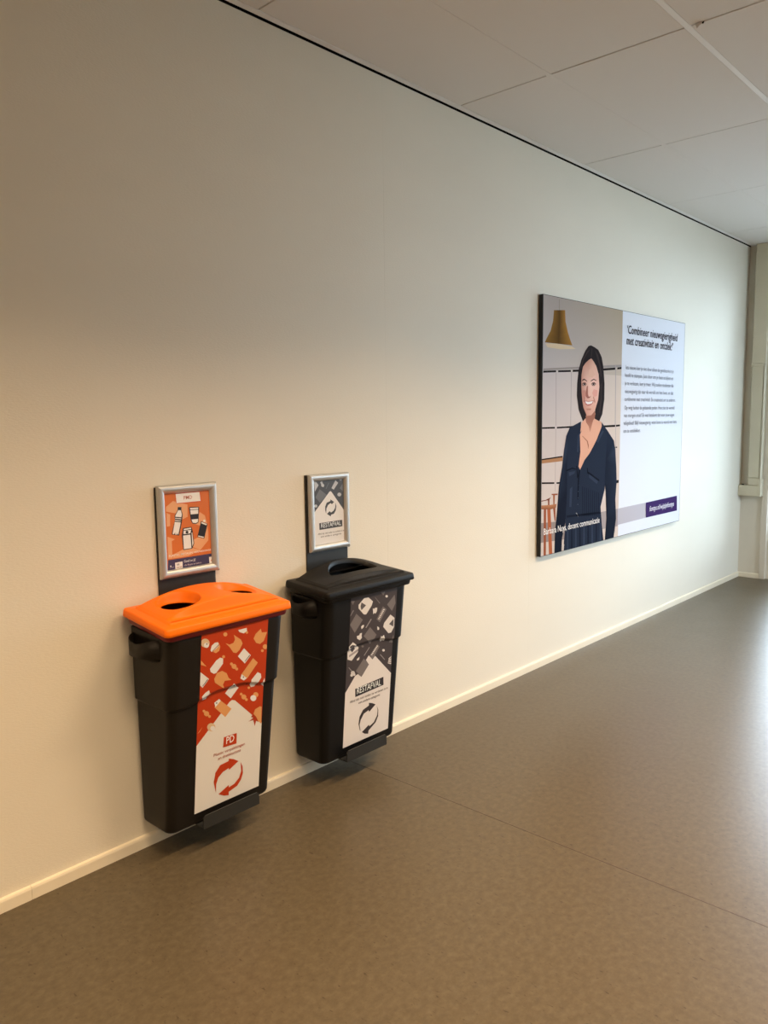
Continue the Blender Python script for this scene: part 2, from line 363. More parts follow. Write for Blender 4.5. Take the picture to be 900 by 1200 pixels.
def lid(sh, kind, zf, zb, v0, v1, hwid, material, parent):
    """rim + arched dome; (u, v) = along the wall, away from the wall"""
    V, Fc = [], []
    def base(v): return zf + (zb-zf)*(v1-v)/(v1-v0)
    def loop(inset, dz, r=.018, N=8):
        a0, a1, b = v0+inset, v1-inset, hwid-inset; rr = max(.004, r-inset); pts = []
        for cx, cy, s in ((a1-rr, b-rr, 0), (a0+rr, b-rr, 90), (a0+rr, -b+rr, 180), (a1-rr, -b+rr, 270)):
            for k in range(N+1):
                a = math.radians(s+90*k/N); x = cx+rr*math.cos(a); pts.append((x, sh.c+cy+rr*math.sin(a), base(x)+dz))
        return pts
    rim = [(.012, .0), (.004, -.001), (0, .002), (0.001, .012), (.0025, .020), (.005, .0245), (.009, .026), (.030, .027), (.033, .028), (.035, .032), (.039, .034), (.060, .034)]
    rl = [loop(a, b) for a, b in rim]; n = len(rl[0])
    for r in rl: V += r
    for i in range(len(rl)-1):
        for q in range(n): Fc.append((i*n+q, i*n+(q+1) % n, (i+1)*n+(q+1) % n, (i+1)*n+q))
    # dome
    U, W = hwid-.036, (v0+.034, v1-.036); NU, NV = 200, 108
    hm = .037 if kind == 'round' else .046
    holes = [(-.118, v0+.125), (.118, v0+.125)] if kind == 'round' else []
    R, r_in, depth = .075, .057, .022
    vf = v0 + .140; vbk = v0+.052; ua, ub = -.115, .150      # crescent slot
    def slot(u, v):                                         # <0 inside
        if u < ua or u > ub: pass
        t = (2*u-ua-ub)/(ub-ua); e = max(0, 1-abs(t)**2.4)
        front = vf - .012*t*t*t*t
        back = front - (front-vbk)*math.sqrt(e) if e > 0 else front+1
        return max(v-front, back-v) if e > 0 else 1
    def top(u, v):
        A = max(0, 1-(u/(U*1.0))**2)
        fr = max(0., min(1., (v1-.050-v)/.011)); bk = smooth01((v-W[0])/.012)
        e = min(smooth01((U-abs(u))/.01), 1)
        if kind == 'slot': fr *= 1 - .68*smooth01((v-vbk)/(vf-vbk))
        return base(v) + .0325 + .003*e*bk + hm*A*fr*bk
    idx = {}; base_i = len(V); keep = {}
    du_ = 2*U/NU; dv = (W[1]-W[0])/NV
    for i in range(NU+1):
        for j in range(NV+1):
            u, v = -U+du_*i, W[0]+dv*j; inside = False; z = None
            for hu, hv in holes:
                d = math.hypot(u-hu, v-hv)
                if abs(d-r_in) < .62*du_ and d > 1e-6: u, v = hu+(u-hu)*r_in/d, hv+(v-hv)*r_in/d; d = r_in
                if abs(d-R) < .5*du_: u, v = hu+(u-hu)*R/d, hv+(v-hv)*R/d; d = R
                if d < R:
                    a = math.atan2(v-hv, u-hu); ze = top(hu+R*math.cos(a), hv+R*math.sin(a)); zc = top(hu, hv)-.004
                    tt = (R-d)/(R-r_in); z = ze*(1-tt)+zc*tt - depth*smooth01(tt)*.75
                    inside = d < r_in-1e-5
            keep[i, j] = [u, v, z, inside]
    if kind == 'slot':
        for i in range(NU+1):
            u = -U+du_*i
            for j in range(NV+1):
                v = W[0]+dv*j; s0 = slot(u, v); keep[i, j][3] = s0 < 0
            # snap slot edges in v for this column
            t = (2*u-ua-ub)/(ub-ua); e = 1-abs(t)**2.4
            if e > 0 and (vf-vbk)*math.sqrt(e) > 2*dv:
                front = vf-.012*t**4; back = front-(front-vbk)*math.sqrt(e)
                for edge in (front, back):
                    j = round((edge-W[0])/dv); j = max(0, min(NV, j)); keep[i, j][1] = edge; keep[i, j][3] = False
    for (i, j), (u, v, z, ins) in keep.items():
        if not ins:
            idx[i, j] = len(V); V.append((v, sh.c+u, top(u, v) if z is None else z))
    cells = {}
    for i in range(NU):
        for j in range(NV):
            q = [(i, j), (i+1, j), (i+1, j+1), (i, j+1)]
            q = [a for a in q if a in idx]
            if kind == 'slot' and len(q) == 4:
                um = sum(keep[a][0] for a in q)/4; vm = sum(keep[a][1] for a in q)/4
                if slot(um, vm) < 0: continue
            if len(q) == 4: Fc.append(tuple(idx[a] for a in q))
            elif len(q) == 3: Fc.append(tuple(idx[a] for a in q))
    me = bpy.data.meshes.new('lid'); me.from_pydata(V, [], Fc)
    bm = bmesh.new(); bm.from_mesh(me)
    bm.verts.ensure_lookup_table()
    # skirts on the hole edges, turned down into the bin
    lim = (v0+.036, v1-.038)
    ed = [e for e in bm.edges if e.is_boundary and all(x.index >= base_i for x in e.verts)
          and all(lim[0] < x.co.x < lim[1] and abs(x.co.y-sh.c) < U-.004 for x in e.verts)]
    r = bmesh.ops.extrude_edge_only(bm, edges=ed)
    for g in r['geom']:
        if isinstance(g, bmesh.types.BMVert): g.co.z -= (.004 if kind == 'round' else .02)
    bmesh.ops.recalc_face_normals(bm, faces=bm.faces); bm.to_mesh(me); bm.free()
    o = link('lid', me, material, parent, True)
    return o
def lid_skirt(sh, zf, zb, v0, v1, hwid, h, material, parent):
    V, Fc = [], []; N = 8
    def loop(inset, dz, r):
        a0, a1, b = v0+inset, v1-inset, hwid-inset; pts = []
        for cx, cy, s in ((a1-r, b-r, 0), (a0+r, b-r, 90), (a0+r, -b+r, 180), (a1-r, -b+r, 270)):
            for k in range(N+1):
                a = math.radians(s+90*k/N); x = cx+r*math.cos(a); pts.append((x, sh.c+cy+r*math.sin(a), zf+(zb-zf)*(v1-x)/(v1-v0)+dz))
        return pts
    rl = [loop(.008, .006, .026), loop(.010, -h*.6, .026), loop(.013, -h, .024), loop(.017, -h, .022), loop(.017, .004, .022)]; n = len(rl[0])
    for r in rl: V += r
    for i in range(len(rl)-1):
        for q in range(n): Fc.append((i*n+q, i*n+(q+1) % n, (i+1)*n+(q+1) % n, (i+1)*n+q))
    return mesh_obj('lid_skirt', V, Fc, material, parent, True)
def frame_rails(y0, y1, z0, z1, X, parent):
    """snap frame: four mitred half-round aluminium rails"""
    wd = .0285; prof = [(0, 0), (0, .008), (.003, .0125), (.008, .0155), (.014, .0165), (.020, .0152), (.025, .012), (wd, .006), (wd, 0)]
    cy, cz = (y0+y1)/2, (z0+z1)/2; hy, hz = (y1-y0)/2, (z1-z0)/2
    root = None
    for k, (nm, a, b) in enumerate((('rail', (-1, -1), (1, -1)), ('rail', (1, -1), (1, 1)), ('rail', (1, 1), (-1, 1)), ('rail', (-1, 1), (-1, -1)))):
        V = []
        for cn in (a, b):
            for d, h in prof: V.append((X+h, cy+cn[0]*(hy-d), cz+cn[1]*(hz-d)))
        n = len(prof); Fc = [(i, (i+1) % n, n+(i+1) % n, n+i) for i in range(n)] + [tuple(range(n)), tuple(range(2*n-1, n-1, -1))]
        o = mesh_obj(nm, V, Fc, ALU, parent)
def bracket(c, fy0, fy1, label, name='wall_bracket'):
    g = thing(name, label, 'wall bracket', (0.006, c, .10), 'recycling bin brackets on the long wall')
    box('back_panel', (.0005, c-.118, .0975), (.0065, c+.118, 1.248), STEEL, g, bevel=.0015)
    sh_ = box('bottom_shelf', (.0005, c-.118, .0975), (.214, c+.118, .1022), STEEL, g, bevel=.001)
    # turned-up front lip with cut corners
    yl, yr, zl, zh, ch = c-.118, c+.118, .0985, .1445, .008
    pts = [(yl, zl), (yr, zl), (yr, zh-ch), (yr-ch, zh), (yl+ch, zh), (yl, zh-ch)]; n = 6
    V = [(.214, a, b) for a, b in pts] + [(.2185, a, b) for a, b in pts]
    Fc = [tuple(range(n-1, -1, -1)), tuple(range(n, 2*n))] + [(i, (i+1) % n, n+(i+1) % n, n+i) for i in range(n)]
    mesh_obj('front_lip', V, Fc, STEEL, g)
    return g

def bin_set(c, sh, mt_body, lidkind, lidmat, skirtmat, zf, zb, v1, lab_bin):
    t = thing('recycling_bin', lab_bin, 'waste bin', (.12, c, .108))
    b = bin_body(sh, t, mt_body)
    handle(sh, -1, b, mt_body); handle(sh, 1, b, mt_body)
    l = lid(sh, lidkind, zf, zb, .022, v1, .257, lidmat, t)
    s = lid_skirt(sh, zf, zb, .022, v1, .257, .020, skirtmat, t)
    return t
C1, C2 = 1.532, 2.226
S1 = Shape(1.529, .186, .270, .012, .030); S2 = Shape(C2+.001, .186, .246, .012, .024)
bin1 = bin_set(C1, S1, BIN, 'round', ORANGE, MAROON, .806, .838, .290, 'dark brown recycling bin with orange two-hole lid and red packaging label')
bin2 = bin_set(C2, S2, BLACK, 'slot', BLACK, BLACK, .798, .818, .273, 'black residual waste bin with black slotted lid and grey label')
g1 = bracket(1.545, 0, 0, 'dark steel wall bracket carrying the orange packaging sign above the orange-lidded bin')
g2 = bracket(2.229, 0, 0, 'dark steel wall bracket carrying the grey RESTAFVAL sign above the black-lidded bin')
CUTS = [(2, list(np.linspace(.534, .590, 29))), (1, None)]
def arrows(P, T, upper, lower, c):
    P.poly(T(*upper), c, new=False); P.poly(T(*lower), c, new=False)
ARW_U = [(295, 800), (272, 690), (290, 590), (340, 510), (430, 465), (432, 440), (480, 445), (533, 465), (435, 558), (430, 540), (370, 580), (320, 640), (298, 710)]
ARW_L = [(555, 475), (575, 520), (580, 590), (560, 660), (520, 725), (430, 790), (430, 825), (380, 830), (322, 815), (430, 718), (432, 742), (490, 705), (540, 640), (562, 570)]
def rect(y0, y1, z0, z1): return [(y0, z0), (y1, z0), (y1, z1), (y0, z1)]

# ---- label on the orange-lidded bin
P = Print(S1.front, (226, 200, 178), .78, .0002); T = crop(P, 220, 730, 9); T3 = crop(P, 220, 840, 9)
Y0, Y1, Z0, Z1 = 1.411, 1.686, .1475, .796
RED, TAN, CRM, WHT, TANL = (186, 52, 14), (220, 140, 78), (228, 202, 182), (226, 198, 174), (214, 166, 122)
P.poly(rect(Y0, Y1, Z0, Z1), RED)
a = T((92, 1300), (440, 832), (465, 812), (497, 816), (772, 1050))
P.poly([(Y0, Z0), (Y1, Z0), (Y1, a[4][1])] + [a[4], a[3], a[2], a[1], (Y0, a[0][1])], WHT)
P.n += 1
def sh_(pts, c): P.poly([(min(max(q[0], Y0+.0003), Y1-.0003), min(q[1], Z1)) for q in T(*pts)], c, new=False)
def dc(cx, cy, r, c): P.poly([(min(max(q[0], Y0+.0003), Y1-.0003), q[1]) for q in disc(T, cx, cy, r)], c, new=False)
dc(183, 212, 47, TANL)
sh_([(325, 205), (342, 250), (330, 295), (295, 318), (265, 305)], TAN)
sh_([(485, 125), (560, 175), (577, 215), (545, 285), (510, 317), (480, 312), (440, 255), (397, 213), (440, 228), (480, 210), (497, 175)], TAN)
sh_([(530, 75), (620, 52), (624, 85), (590, 110), (545, 97)], CRM); dc(622, 100, 14, TAN); dc(395, 120, 22, TAN)
sh_([(770, 60), (780, 100), (835, 95), (800, 190), (760, 222), (720, 210), (693, 165), (715, 115)], TAN)
sh_([(592, 266), (664, 340), (600, 427), (527, 352)], CRM)
dc(815, 250, 26, TAN); dc(785, 292, 15, TAN)
sh_([(340, 365), (372, 375), (370, 430), (300, 527), (275, 537), (240, 517), (233, 485), (300, 395)], CRM); dc(376, 356, 16, TAN)
dc(487, 458, 27, TAN); dc(460, 432, 16, TAN); dc(515, 485, 16, TAN)
sh_([(688, 370), (738, 418), (625, 585), (565, 540)], TAN)
sh_([(138, 395), (198, 460), (138, 442)], TAN)
sh_([(130, 520), (223, 590), (155, 685), (126, 660)], CRM)
sh_([(362, 505), (410, 530), (430, 580), (460, 600), (390, 610), (370, 650), (380, 692), (330, 660), (285, 630), (277, 590), (310, 525)], TAN)
sh_([(735, 518), (770, 535), (774, 575), (700, 667), (665, 677), (651, 650), (670, 600)], CRM); dc(643, 683, 13, TAN)
sh_([(808, 578), (805, 662), (768, 640)], CRM)
sh_([(487, 638), (534, 682), (452, 795), (393, 742)], CRM)
dc(590, 780, 27, TAN); dc(562, 750, 15, TAN); dc(617, 808, 15, TAN); dc(716, 757, 28, TAN)
sh_([(225, 710), (232, 750), (190, 802), (148, 814), (148, 780), (185, 735)], CRM); dc(230, 745, 10, TAN)
dc(197, 957, 28, TAN); dc(170, 930, 15, TAN); dc(228, 985, 15, TAN)
sh_([(330, 805), (460, 905), (395, 992), (280, 890)], TAN)
sh_([(760, 878), (778, 883), (774, 1062), (730, 1025), (720, 990), (690, 960), (710, 910)], TAN)
dc(247, 1100, 44, TANL)
sh_([(100, 1170), (155, 1095), (125, 1150)], TAN)
P.n += 1
sh_([(318, 203), (327, 240), (300, 270), (250, 307), (238, 290), (250, 240), (285, 208)], CRM)
dc(195, 235, 28, CRM); dc(690, 792, 32, CRM)
sh_([(566, 540), (622, 582), (590, 607), (553, 585)], CRM)
sh_([(278, 842), (330, 800), (347, 820), (290, 888)], CRM)
sh_([(665, 990), (690, 1000), (640, 1040), (690, 1022), (705, 1087), (720, 1030), (745, 1045), (720, 990), (690, 958)], (170, 48, 18))
dc(262, 1112, 26, CRM)
P.n += 1
dk = (70, 50, 46)
sh_([(650, 336), (655, 341), (602, 408), (598, 404)], dk); sh_([(208, 592), (213, 596), (158, 668), (154, 664)], dk)
dc(586, 570, 7, dk); dc(200, 222, 7, dk); dc(486, 660, 7, dk); dc(303, 845, 7, dk); sh_([(324, 225), (330, 232), (262, 298), (258, 294)], (150, 110, 90))
P.poly(T3((380, 215), (515, 170), (512, 280), (370, 323)), RED, new=False)
q = T3((403, 285), (487, 258)); zc = (q[0][1]+q[1][1])/2; P.text('PD', (q[0][0], zc), (q[1][0], zc), .026, (255, 235, 222), .006)
q = T3((272, 415), (600, 302)); zc = (q[0][1]+q[1][1])/2; P.text('Plastic verpakkingen', (q[0][0], zc), (q[1][0], zc), .0105, (170, 60, 30), .004)
q = T3((318, 450), (556, 365)); zc = (q[0][1]+q[1][1])/2; P.text('en drankkartons', (q[0][0], zc), (q[1][0], zc), .0105, (170, 60, 30), .004)
arrows(P, T3, ARW_U, ARW_L, RED)
P.build('label', INK_LABEL, bin1, [(2, list(np.linspace(.534, .590, 29))), (1, list(np.linspace(Y0, Y1, 30)[1:-1]))])

# ---- label on the black bin
P = Print(S2.front, (226, 205, 182), .78, .0002); T = crop(P, 395, 685, 10.91); T6 = crop(P, 395, 785, 10.91)
Y0, Y1, Z0, Z1 = 2.119, 2.392, .146, .796
DG, MG, LG, LW = (70, 58, 54), (118, 102, 92), (222, 200, 178), (226, 202, 180)
P.poly(rect(Y0, Y1, Z0, Z1), DG)
a = T((115, 1386), (230, 1168), (265, 1144), (310, 1180), (405, 1022), (368, 965), (403, 905), (452, 957), (485, 910), (687, 1130))
P.poly([(Y0, Z0), (Y1, Z0), (Y1, a[9][1])] + [a[k] for k in range(9, 0, -1)] + [(Y0, a[0][1])], LW)
P.n += 1
sh_([(345, 175), (400, 165), (457, 215), (440, 270), (370, 382), (340, 382), (273, 305), (273, 260)], LG)
sh_([(480, 163), (490, 163), (550, 235), (541, 246)], MG)
sh_([(455, 305), (478, 308), (486, 295), (512, 295), (508, 340), (490, 372), (478, 362), (460, 378)], LG)
sh_([(585, 278), (632, 315), (545, 482), (503, 445)], MG)
sh_([(680, 383), (732, 425), (726, 540), (690, 612), (655, 622), (588, 540), (600, 490)], LG)
for pt in ([(245, 373), (327, 450), (225, 617), (153, 520)], [(735, 128), (744, 240), (700, 337), (638, 255)], [(420, 543), (502, 640), (420, 757), (338, 660)], [(718, 640), (720, 737), (662, 737)], [(340, 945), (406, 1020), (310, 1182), (238, 1105)], [(165, 215), (225, 210), (200, 262)], [(560, 100), (615, 90), (590, 140)]): sh_(pt, MG)
for pt in ([(430, 438), (441, 444), (371, 557), (361, 551)], [(206, 325), (213, 332), (170, 407), (163, 400)], [(409, 798), (416, 803), (348, 912), (341, 905)], [(545, 897), (554, 890), (611, 955), (604, 963)], [(143, 1062), (151, 1059), (213, 1130), (206, 1137)]): sh_(pt, (150, 132, 120))
for pt in ([(305, 540), (320, 522), (342, 513), (340, 542), (312, 572)], [(512, 533), (524, 540), (537, 552), (536, 578), (514, 580)], [(250, 660), (282, 648), (290, 626), (317, 617), (312, 650), (316, 680), (290, 712), (255, 692)], [(548, 690), (560, 655), (572, 668), (597, 643), (602, 717), (570, 712), (550, 728)], [(250, 952), (286, 922), (281, 960), (255, 974)]): sh_(pt, LG)
dc(325, 790, 15, MG); dc(592, 840, 17, LG); dc(632, 150, 16, LG)
sh_([(146, 800), (200, 737), (272, 800), (266, 860), (185, 975), (133, 960)], LG)
sh_([(515, 758), (542, 795), (455, 953), (413, 910)], MG); sh_([(695, 900), (690, 1032), (638, 1000)], MG)
dc(200, 1130, 26, LG); dc(185, 1160, 18, LG); dc(215, 1150, 18, LG)
P.n += 1
sh_([(310, 228), (368, 265), (310, 328), (298, 280)], (92, 80, 74)); sh_([(720, 438), (716, 537), (663, 505)], (92, 80, 74)); sh_([(158, 797), (195, 772), (224, 778), (226, 820), (190, 868)], (84, 72, 68)); sh_([(270, 818), (266, 852), (150, 932), (150, 905)], (160, 140, 126))
for k in range(7):
    f = k/7; x0, y0_ = 590+(518-590)*f, 312+(448-312)*f
    sh_([(x0-2, y0_), (x0+20, y0_+4), (x0+12, y0_+15), (x0-8, y0_+12)], LG)
    x0, y0_ = 507+(425-507)*f, 778+(906-778)*f
    sh_([(x0-2, y0_), (x0+18, y0_+4), (x0+10, y0_+15), (x0-8, y0_+12)], LG)
    if k < 4: sh_([(688, 915+28*k), (688, 930+28*k), (660-3*k, 955+18*k), (655-3*k, 945+18*k)], LG)
P.poly(T6((230, 243), (590, 88), (592, 190), (230, 348)), (48, 40, 40), new=False)
q = T6((250, 318), (558, 185)); zc = (q[0][1]+q[1][1])/2; P.text('RESTAFVAL', (q[0][0], zc), (q[1][0], zc), .0265, (240, 226, 212), .005)
q = T6((160, 440), (645, 228)); zc = (q[0][1]+q[1][1])/2; P.text('Afval dat niet onder te verdelen is in', (q[0][0], zc), (q[1][0], zc), .0105, (66, 54, 52), .004)
q = T6((272, 442), (545, 322)); zc = (q[0][1]+q[1][1])/2; P.text('een andere categorie', (q[0][0], zc), (q[1][0], zc), .0105, (66, 54, 52), .004)
arrows(P, T6, [(290, 775), (272, 690), (285, 600), (330, 510), (405, 455), (405, 420), (450, 425), (490, 440), (410, 535), (400, 515), (340, 560), (300, 640), (285, 700), (297, 775)],
       [(505, 455), (525, 510), (522, 590), (490, 670), (400, 775), (395, 815), (350, 815), (315, 795), (405, 700), (410, 722), (470, 665), (510, 580), (517, 510)], (58, 48, 46))
P.build('label', INK_LABEL, bin2, [(2, list(np.linspace(.534, .590, 29))), (1, list(np.linspace(Y0, Y1, 30)[1:-1]))])

# ---- sign frames and sheets
def sign(g, c, pix, nm):
    ys_ = [hit_x(x, y, .02) for x, y in pix]; ya = (ys_[0][0]+ys_[3][0])/2; yb = (ys_[1][0]+ys_[2][0])/2; za = (ys_[2][1]+ys_[3][1])/2; zb = (ys_[0][1]+ys_[1][1])/2
    fr = box('sign_frame', (.0065, ya+.001, za+.001), (.0105, yb-.001, zb-.001), PBLACK, g, bevel=.0008)
    frame_rails(ya, yb, za, zb, .0095, fr)
    box('clip_tab', (.010, yb-.006, za-.002), (.016, yb+.003, za+.005), PBLACK, g, bevel=.001)
    return ya, yb, za, zb
ya, yb, za, zb = sign(g1, C1, [(184, 569.5), (254, 565), (257, 669), (189, 678.5)], 'a')
P = Print(.0125, (235, 208, 176), .78); T = crop(P, 175, 560, 10)
ORG, LOR, CR, BK = (222, 108, 42), (238, 158, 98), (246, 220, 188), (44, 38, 36)
P.poly(rect(ya+.026, yb-.026, za+.026, zb-.026), ORG); P.n += 1
def sg(pts, c, new=False): P.poly(T(*pts), c, new=new)
for pt in ([(195, 340), (275, 272), (445, 312), (448, 455), (390, 485), (330, 420), (195, 395)], [(200, 410), (242, 430), (242, 565), (205, 572)], [(590, 400), (650, 440), (672, 520), (690, 640), (690, 730), (600, 842), (480, 800), (525, 720), (585, 690), (600, 560), (530, 540)], [(212, 690), (298, 720), (262, 742), (272, 945), (222, 950)], [(275, 900), (390, 842), (500, 820), (600, 842), (460, 915), (275, 945)]): sg(pt, LOR)
P.n += 1
sg([(300, 184), (312, 176), (580, 158), (592, 165), (607, 272), (598, 280), (325, 304), (313, 296)], (214, 70, 40))
sg([(220, 965), (757, 880), (775, 1030), (215, 1130)], (72, 58, 76))
sg([(333, 342), (375, 342), (374, 375), (390, 430), (383, 500), (373, 560), (347, 676), (262, 664), (268, 620), (298, 500), (296, 440), (330, 380)], BK)
sg([(462, 350), (475, 342), (575, 338), (583, 348), (575, 520), (548, 540), (505, 536), (485, 500)], BK)
sg([(605, 506), (682, 540), (642, 712), (562, 692)], BK); sg(((630, 495), (645, 488), (658, 500), (652, 518), (630, 512)), CR)
sg([(392, 588), (492, 573), (507, 620), (524, 770), (502, 828), (398, 846), (379, 680)], BK)
P.n += 1
sg([(306, 188), (586, 165), (600, 270), (318, 297)], CR)
sg([(338, 378), (368, 380), (380, 430), (374, 462), (303, 455), (305, 440)], CR); sg([(301, 468), (373, 475), (371, 485), (300, 478)], CR); sg([(299, 492), (369, 500), (367, 508), (298, 502)], CR)
sg([(297, 515), (366, 520), (360, 560), (338, 664), (328, 664), (325, 640), (316, 668), (305, 666), (300, 635), (290, 660), (272, 656), (278, 620)], CR)
sg([(474, 352), (572, 347), (570, 365), (478, 372)], CR); sg([(478, 378), (571, 372), (571, 420), (484, 428)], CR); sg([(492, 488), (570, 480), (567, 515), (545, 530), (508, 526)], CR)
sg([(612, 516), (674, 542), (668, 556), (607, 532)], CR); sg([(574, 676), (640, 692), (636, 704), (568, 686)], CR)
sg([(402, 598), (486, 583), (490, 598), (402, 614)], CR); sg([(400, 622), (490, 608), (480, 650), (398, 660)], CR); sg([(394, 676), (480, 664), (492, 822), (404, 836)], CR); sg([(494, 640), (502, 640), (516, 768), (502, 800)], CR)
sg([(300, 995), (388, 978), (391, 1072), (305, 1087)], CR); sg([(698, 927), (757, 918), (760, 1002), (704, 1006)], CR)
P.n += 1
P.poly(disc(T, 440, 636, 17, 10), BK, new=False); P.poly(disc(T, 735, 965, 14, 10), (214, 110, 70), new=False)
P.poly(disc(T, 250, 1035, 8, 8), CR, new=False)
def tx(P, T, s, a, b, h, c, bold=.004, shear=0):
    q = T(a, b); zc = (q[0][1]+q[1][1])/2; P.text(s, (q[0][0], zc), (q[1][0], zc), h, c, bold, shear)
tx(P, T, 'PMD', (402, 255), (500, 243), .0125, (196, 92, 62), .005)
tx(P, T, 'PLASTIC, METALEN VERPAKKINGEN', (228, 925), (745, 850), .0065, (255, 232, 200), .004)
tx(P, T, 'Goed zo jij!', (405, 992), (540, 970), .0088, CR, .008)
tx(P, T, 'alle flesjes en bekers', (408, 1033), (610, 1000), .0062, (226, 190, 165), .002)
tx(P, T, 'horen schoon erbij', (410, 1072), (650, 1030), .0062, (226, 190, 165), .002)
tx(P, T, 'HIER', (320, 1028), (352, 1022), .006, (80, 60, 70), .01); tx(P, T, 'KAN HET', (320, 1062), (384, 1050), .006, (180, 110, 80), .004)
tx(P, T, 'afval', (240, 1058), (285, 1050), .004, (200, 170, 150), .002)
P.build('sign_sheet', INK_SHEET, g1)
ya, yb, za, zb = sign(g2, C2, [(361, 557), (408.5, 553), (411, 640), (365, 648)], 'b')
P = Print(.0125, (232, 214, 196), .78); T = crop(P, 350, 545, 10)
G0, G1, G2_ = (78, 73, 70), (112, 105, 100), (190, 178, 168)
P.poly(rect(ya+.026, yb-.026, za+.026, zb-.026), G0)
a = T((185, 570), (360, 312), (372, 304), (384, 314), (556, 528))
P.poly([(ya+.026, za+.026), (yb-.026, za+.026), (yb-.026, a[4][1]), a[3], a[2], a[1], (ya+.026, a[0][1])], (232, 212, 194))
P.n += 1
for pt, c in (([(178, 195), (200, 192), (232, 235), (188, 312)], G2_), ([(250, 200), (272, 188), (280, 212), (300, 235), (290, 260), (265, 250), (262, 225)], G2_), ([(430, 178), (462, 208), (410, 288), (383, 270)], G2_), ([(245, 283), (328, 350), (250, 442), (195, 380)], G1), ([(500, 235), (546, 180), (548, 335), (480, 272)], G1), ([(470, 160), (512, 156), (500, 180), (480, 180)], G2_), ([(350, 205), (355, 210), (322, 280), (317, 275)], G1), ([(525, 430), (548, 395), (550, 460), (535, 465)], G2_)): sg(pt, c)
P.poly(disc(T, 475, 345, 23, 9), G2_, new=False); P.poly(disc(T, 200, 480, 18, 9), G2_, new=False)
arrows(P, T, [(322, 572), (310, 530), (310, 485), (328, 440), (370, 422), (372, 402), (414, 432), (388, 458), (372, 445), (342, 470), (326, 505), (322, 545)], [(432, 440), (440, 480), (434, 530), (412, 570), (378, 582), (376, 602), (330, 572), (362, 540), (378, 556), (408, 535), (426, 500)], (74, 68, 64))
P.poly(T((240, 682), (508, 641), (511, 716), (243, 761)), (70, 64, 62))
tx(P, T, 'RESTAFVAL', (262, 738), (494, 700), .0185, (236, 222, 208), .005)
tx(P, T, 'Afval dat niet onder te verdelen is in', (225, 818), (530, 775), .0075, (90, 80, 74), .006)
tx(P, T, 'een andere categorie', (258, 848), (500, 812), .0075, (90, 80, 74), .006)
P.build('sign_sheet', INK_SHEET, g2)

# ------------------------------------------------------------------ poster
XP = .030
PY0, PY1, PZ0, PZ1 = 3.888, 5.905, .668, 2.148
po_ = thing('wall_poster', 'large printed wall panel with a smiling woman in navy blouse beside quote text', 'poster', (.012, (PY0+PY1)/2, PZ0))
box('board', (.006, PY0, PZ0), (XP, PY1, PZ1), PBLACK, po_)
box('hanging_rail', (0, PY0+.2, PZ1-.25), (.008, PY1-.2, PZ1-.2), ALU, po_)
box('hanging_rail', (0, PY0+.2, PZ0+.2), (.008, PY1-.2, PZ0+.25), ALU, po_)
P = Print(XP, (255, 255, 255), .92, .00006)
A = crop(P, 630, 340, 7.5); B = crop(P, 660, 390, 15); Cc = crop(P, 630, 480, 6.663); D = crop(P, 720, 370, 8); E_ = crop(P, 625, 560, 5)
ml, mt_ = .004, .003
YD = (P.px(730, 365.4)[0] + P.px(723.9, 627.5)[0])/2
def cl(q): return (min(max(q[0], PY0+ml), PY1-ml), min(max(q[1], PZ0+mt_), PZ1-mt_))
def pp(T, pts, c=None, cols=None, new=True): P.poly([cl(q) for q in T(*pts)], c, cols, new)
P.poly(rect(YD, PY1-ml, PZ0+mt_, PZ1-mt_), (226, 229, 240))
# photo ground: wall above, lockers below
zs1 = P.px(640, 434)[1]; zm = (zs1+PZ1)/2
P.poly(rect(PY0+ml, YD, zs1, PZ1-mt_), None, cols=[(196, 188, 188), (196, 180, 166), (176, 160, 140), (178, 168, 164)], new=False)
P.poly(rect(PY0+ml, YD, PZ0+mt_, zs1), None, cols=[(208, 196, 190), (214, 196, 186), (214, 196, 184), (200, 192, 194)], new=False)
pp(A, [(50, 688), (737, 655), (737, 676), (50, 706)], (158, 148, 146))
BKP = (34, 28, 30)
P.n += 1
for pt in ([(50, 708), (162, 705), (162, 722), (48, 726)], [(180, 705), (292, 702), (292, 719), (180, 722)], [(308, 700), (360, 698), (360, 717), (308, 719)], [(575, 688), (682, 680), (682, 700), (575, 708)], [(700, 680), (738, 676), (738, 693), (700, 697)]): pp(A, pt, BKP, new=False)
for pt in ([(160, 726), (165, 726), (163, 1190), (158, 1190)], [(294, 720), (299, 720), (292, 1190), (287, 1190)], [(683, 660), (689, 660), (685, 1190), (679, 1190)]): pp(A, pt, (172, 162, 162), new=False)
for pt in ([(35, 138), (135, 135), (135, 148), (33, 151)], [(150, 135), (300, 126), (300, 140), (150, 148)], [(500, 124), (606, 119), (606, 135), (500, 140)], [(611, 119), (643, 116), (643, 130), (611, 134)], [(33, 568), (130, 567), (130, 580), (32, 581)], [(147, 567), (190, 565), (190, 578), (147, 580)], [(605, 552), (634, 549), (632, 572), (605, 576)], [(600, 292), (621, 289), (621, 298), (600, 300)]): pp(Cc, pt, BKP, new=False)
for pt in ([(140, 150), (144, 150), (138, 640), (134, 640)], [(607, 135), (611, 135), (605, 960), (601, 960)]): pp(Cc, pt, (176, 164, 164), new=False)
pp(Cc, [(30, 386), (195, 361), (195, 372), (30, 396)], (40, 28, 24)); pp(Cc, [(28, 396), (195, 372), (195, 402), (28, 422)], (172, 128, 94), new=False)
# grey caption band
pp(Cc, [(20, 888), (300, 858), (300, 1000), (18, 1042)], (150, 138, 136)); pp(Cc, [(480, 802), (627, 774), (624, 910), (490, 936)], (166, 154, 154), new=False)
pp(E_, [(495, 180), (658, 145), (658, 233), (492, 276)], (188, 184, 194), new=False)
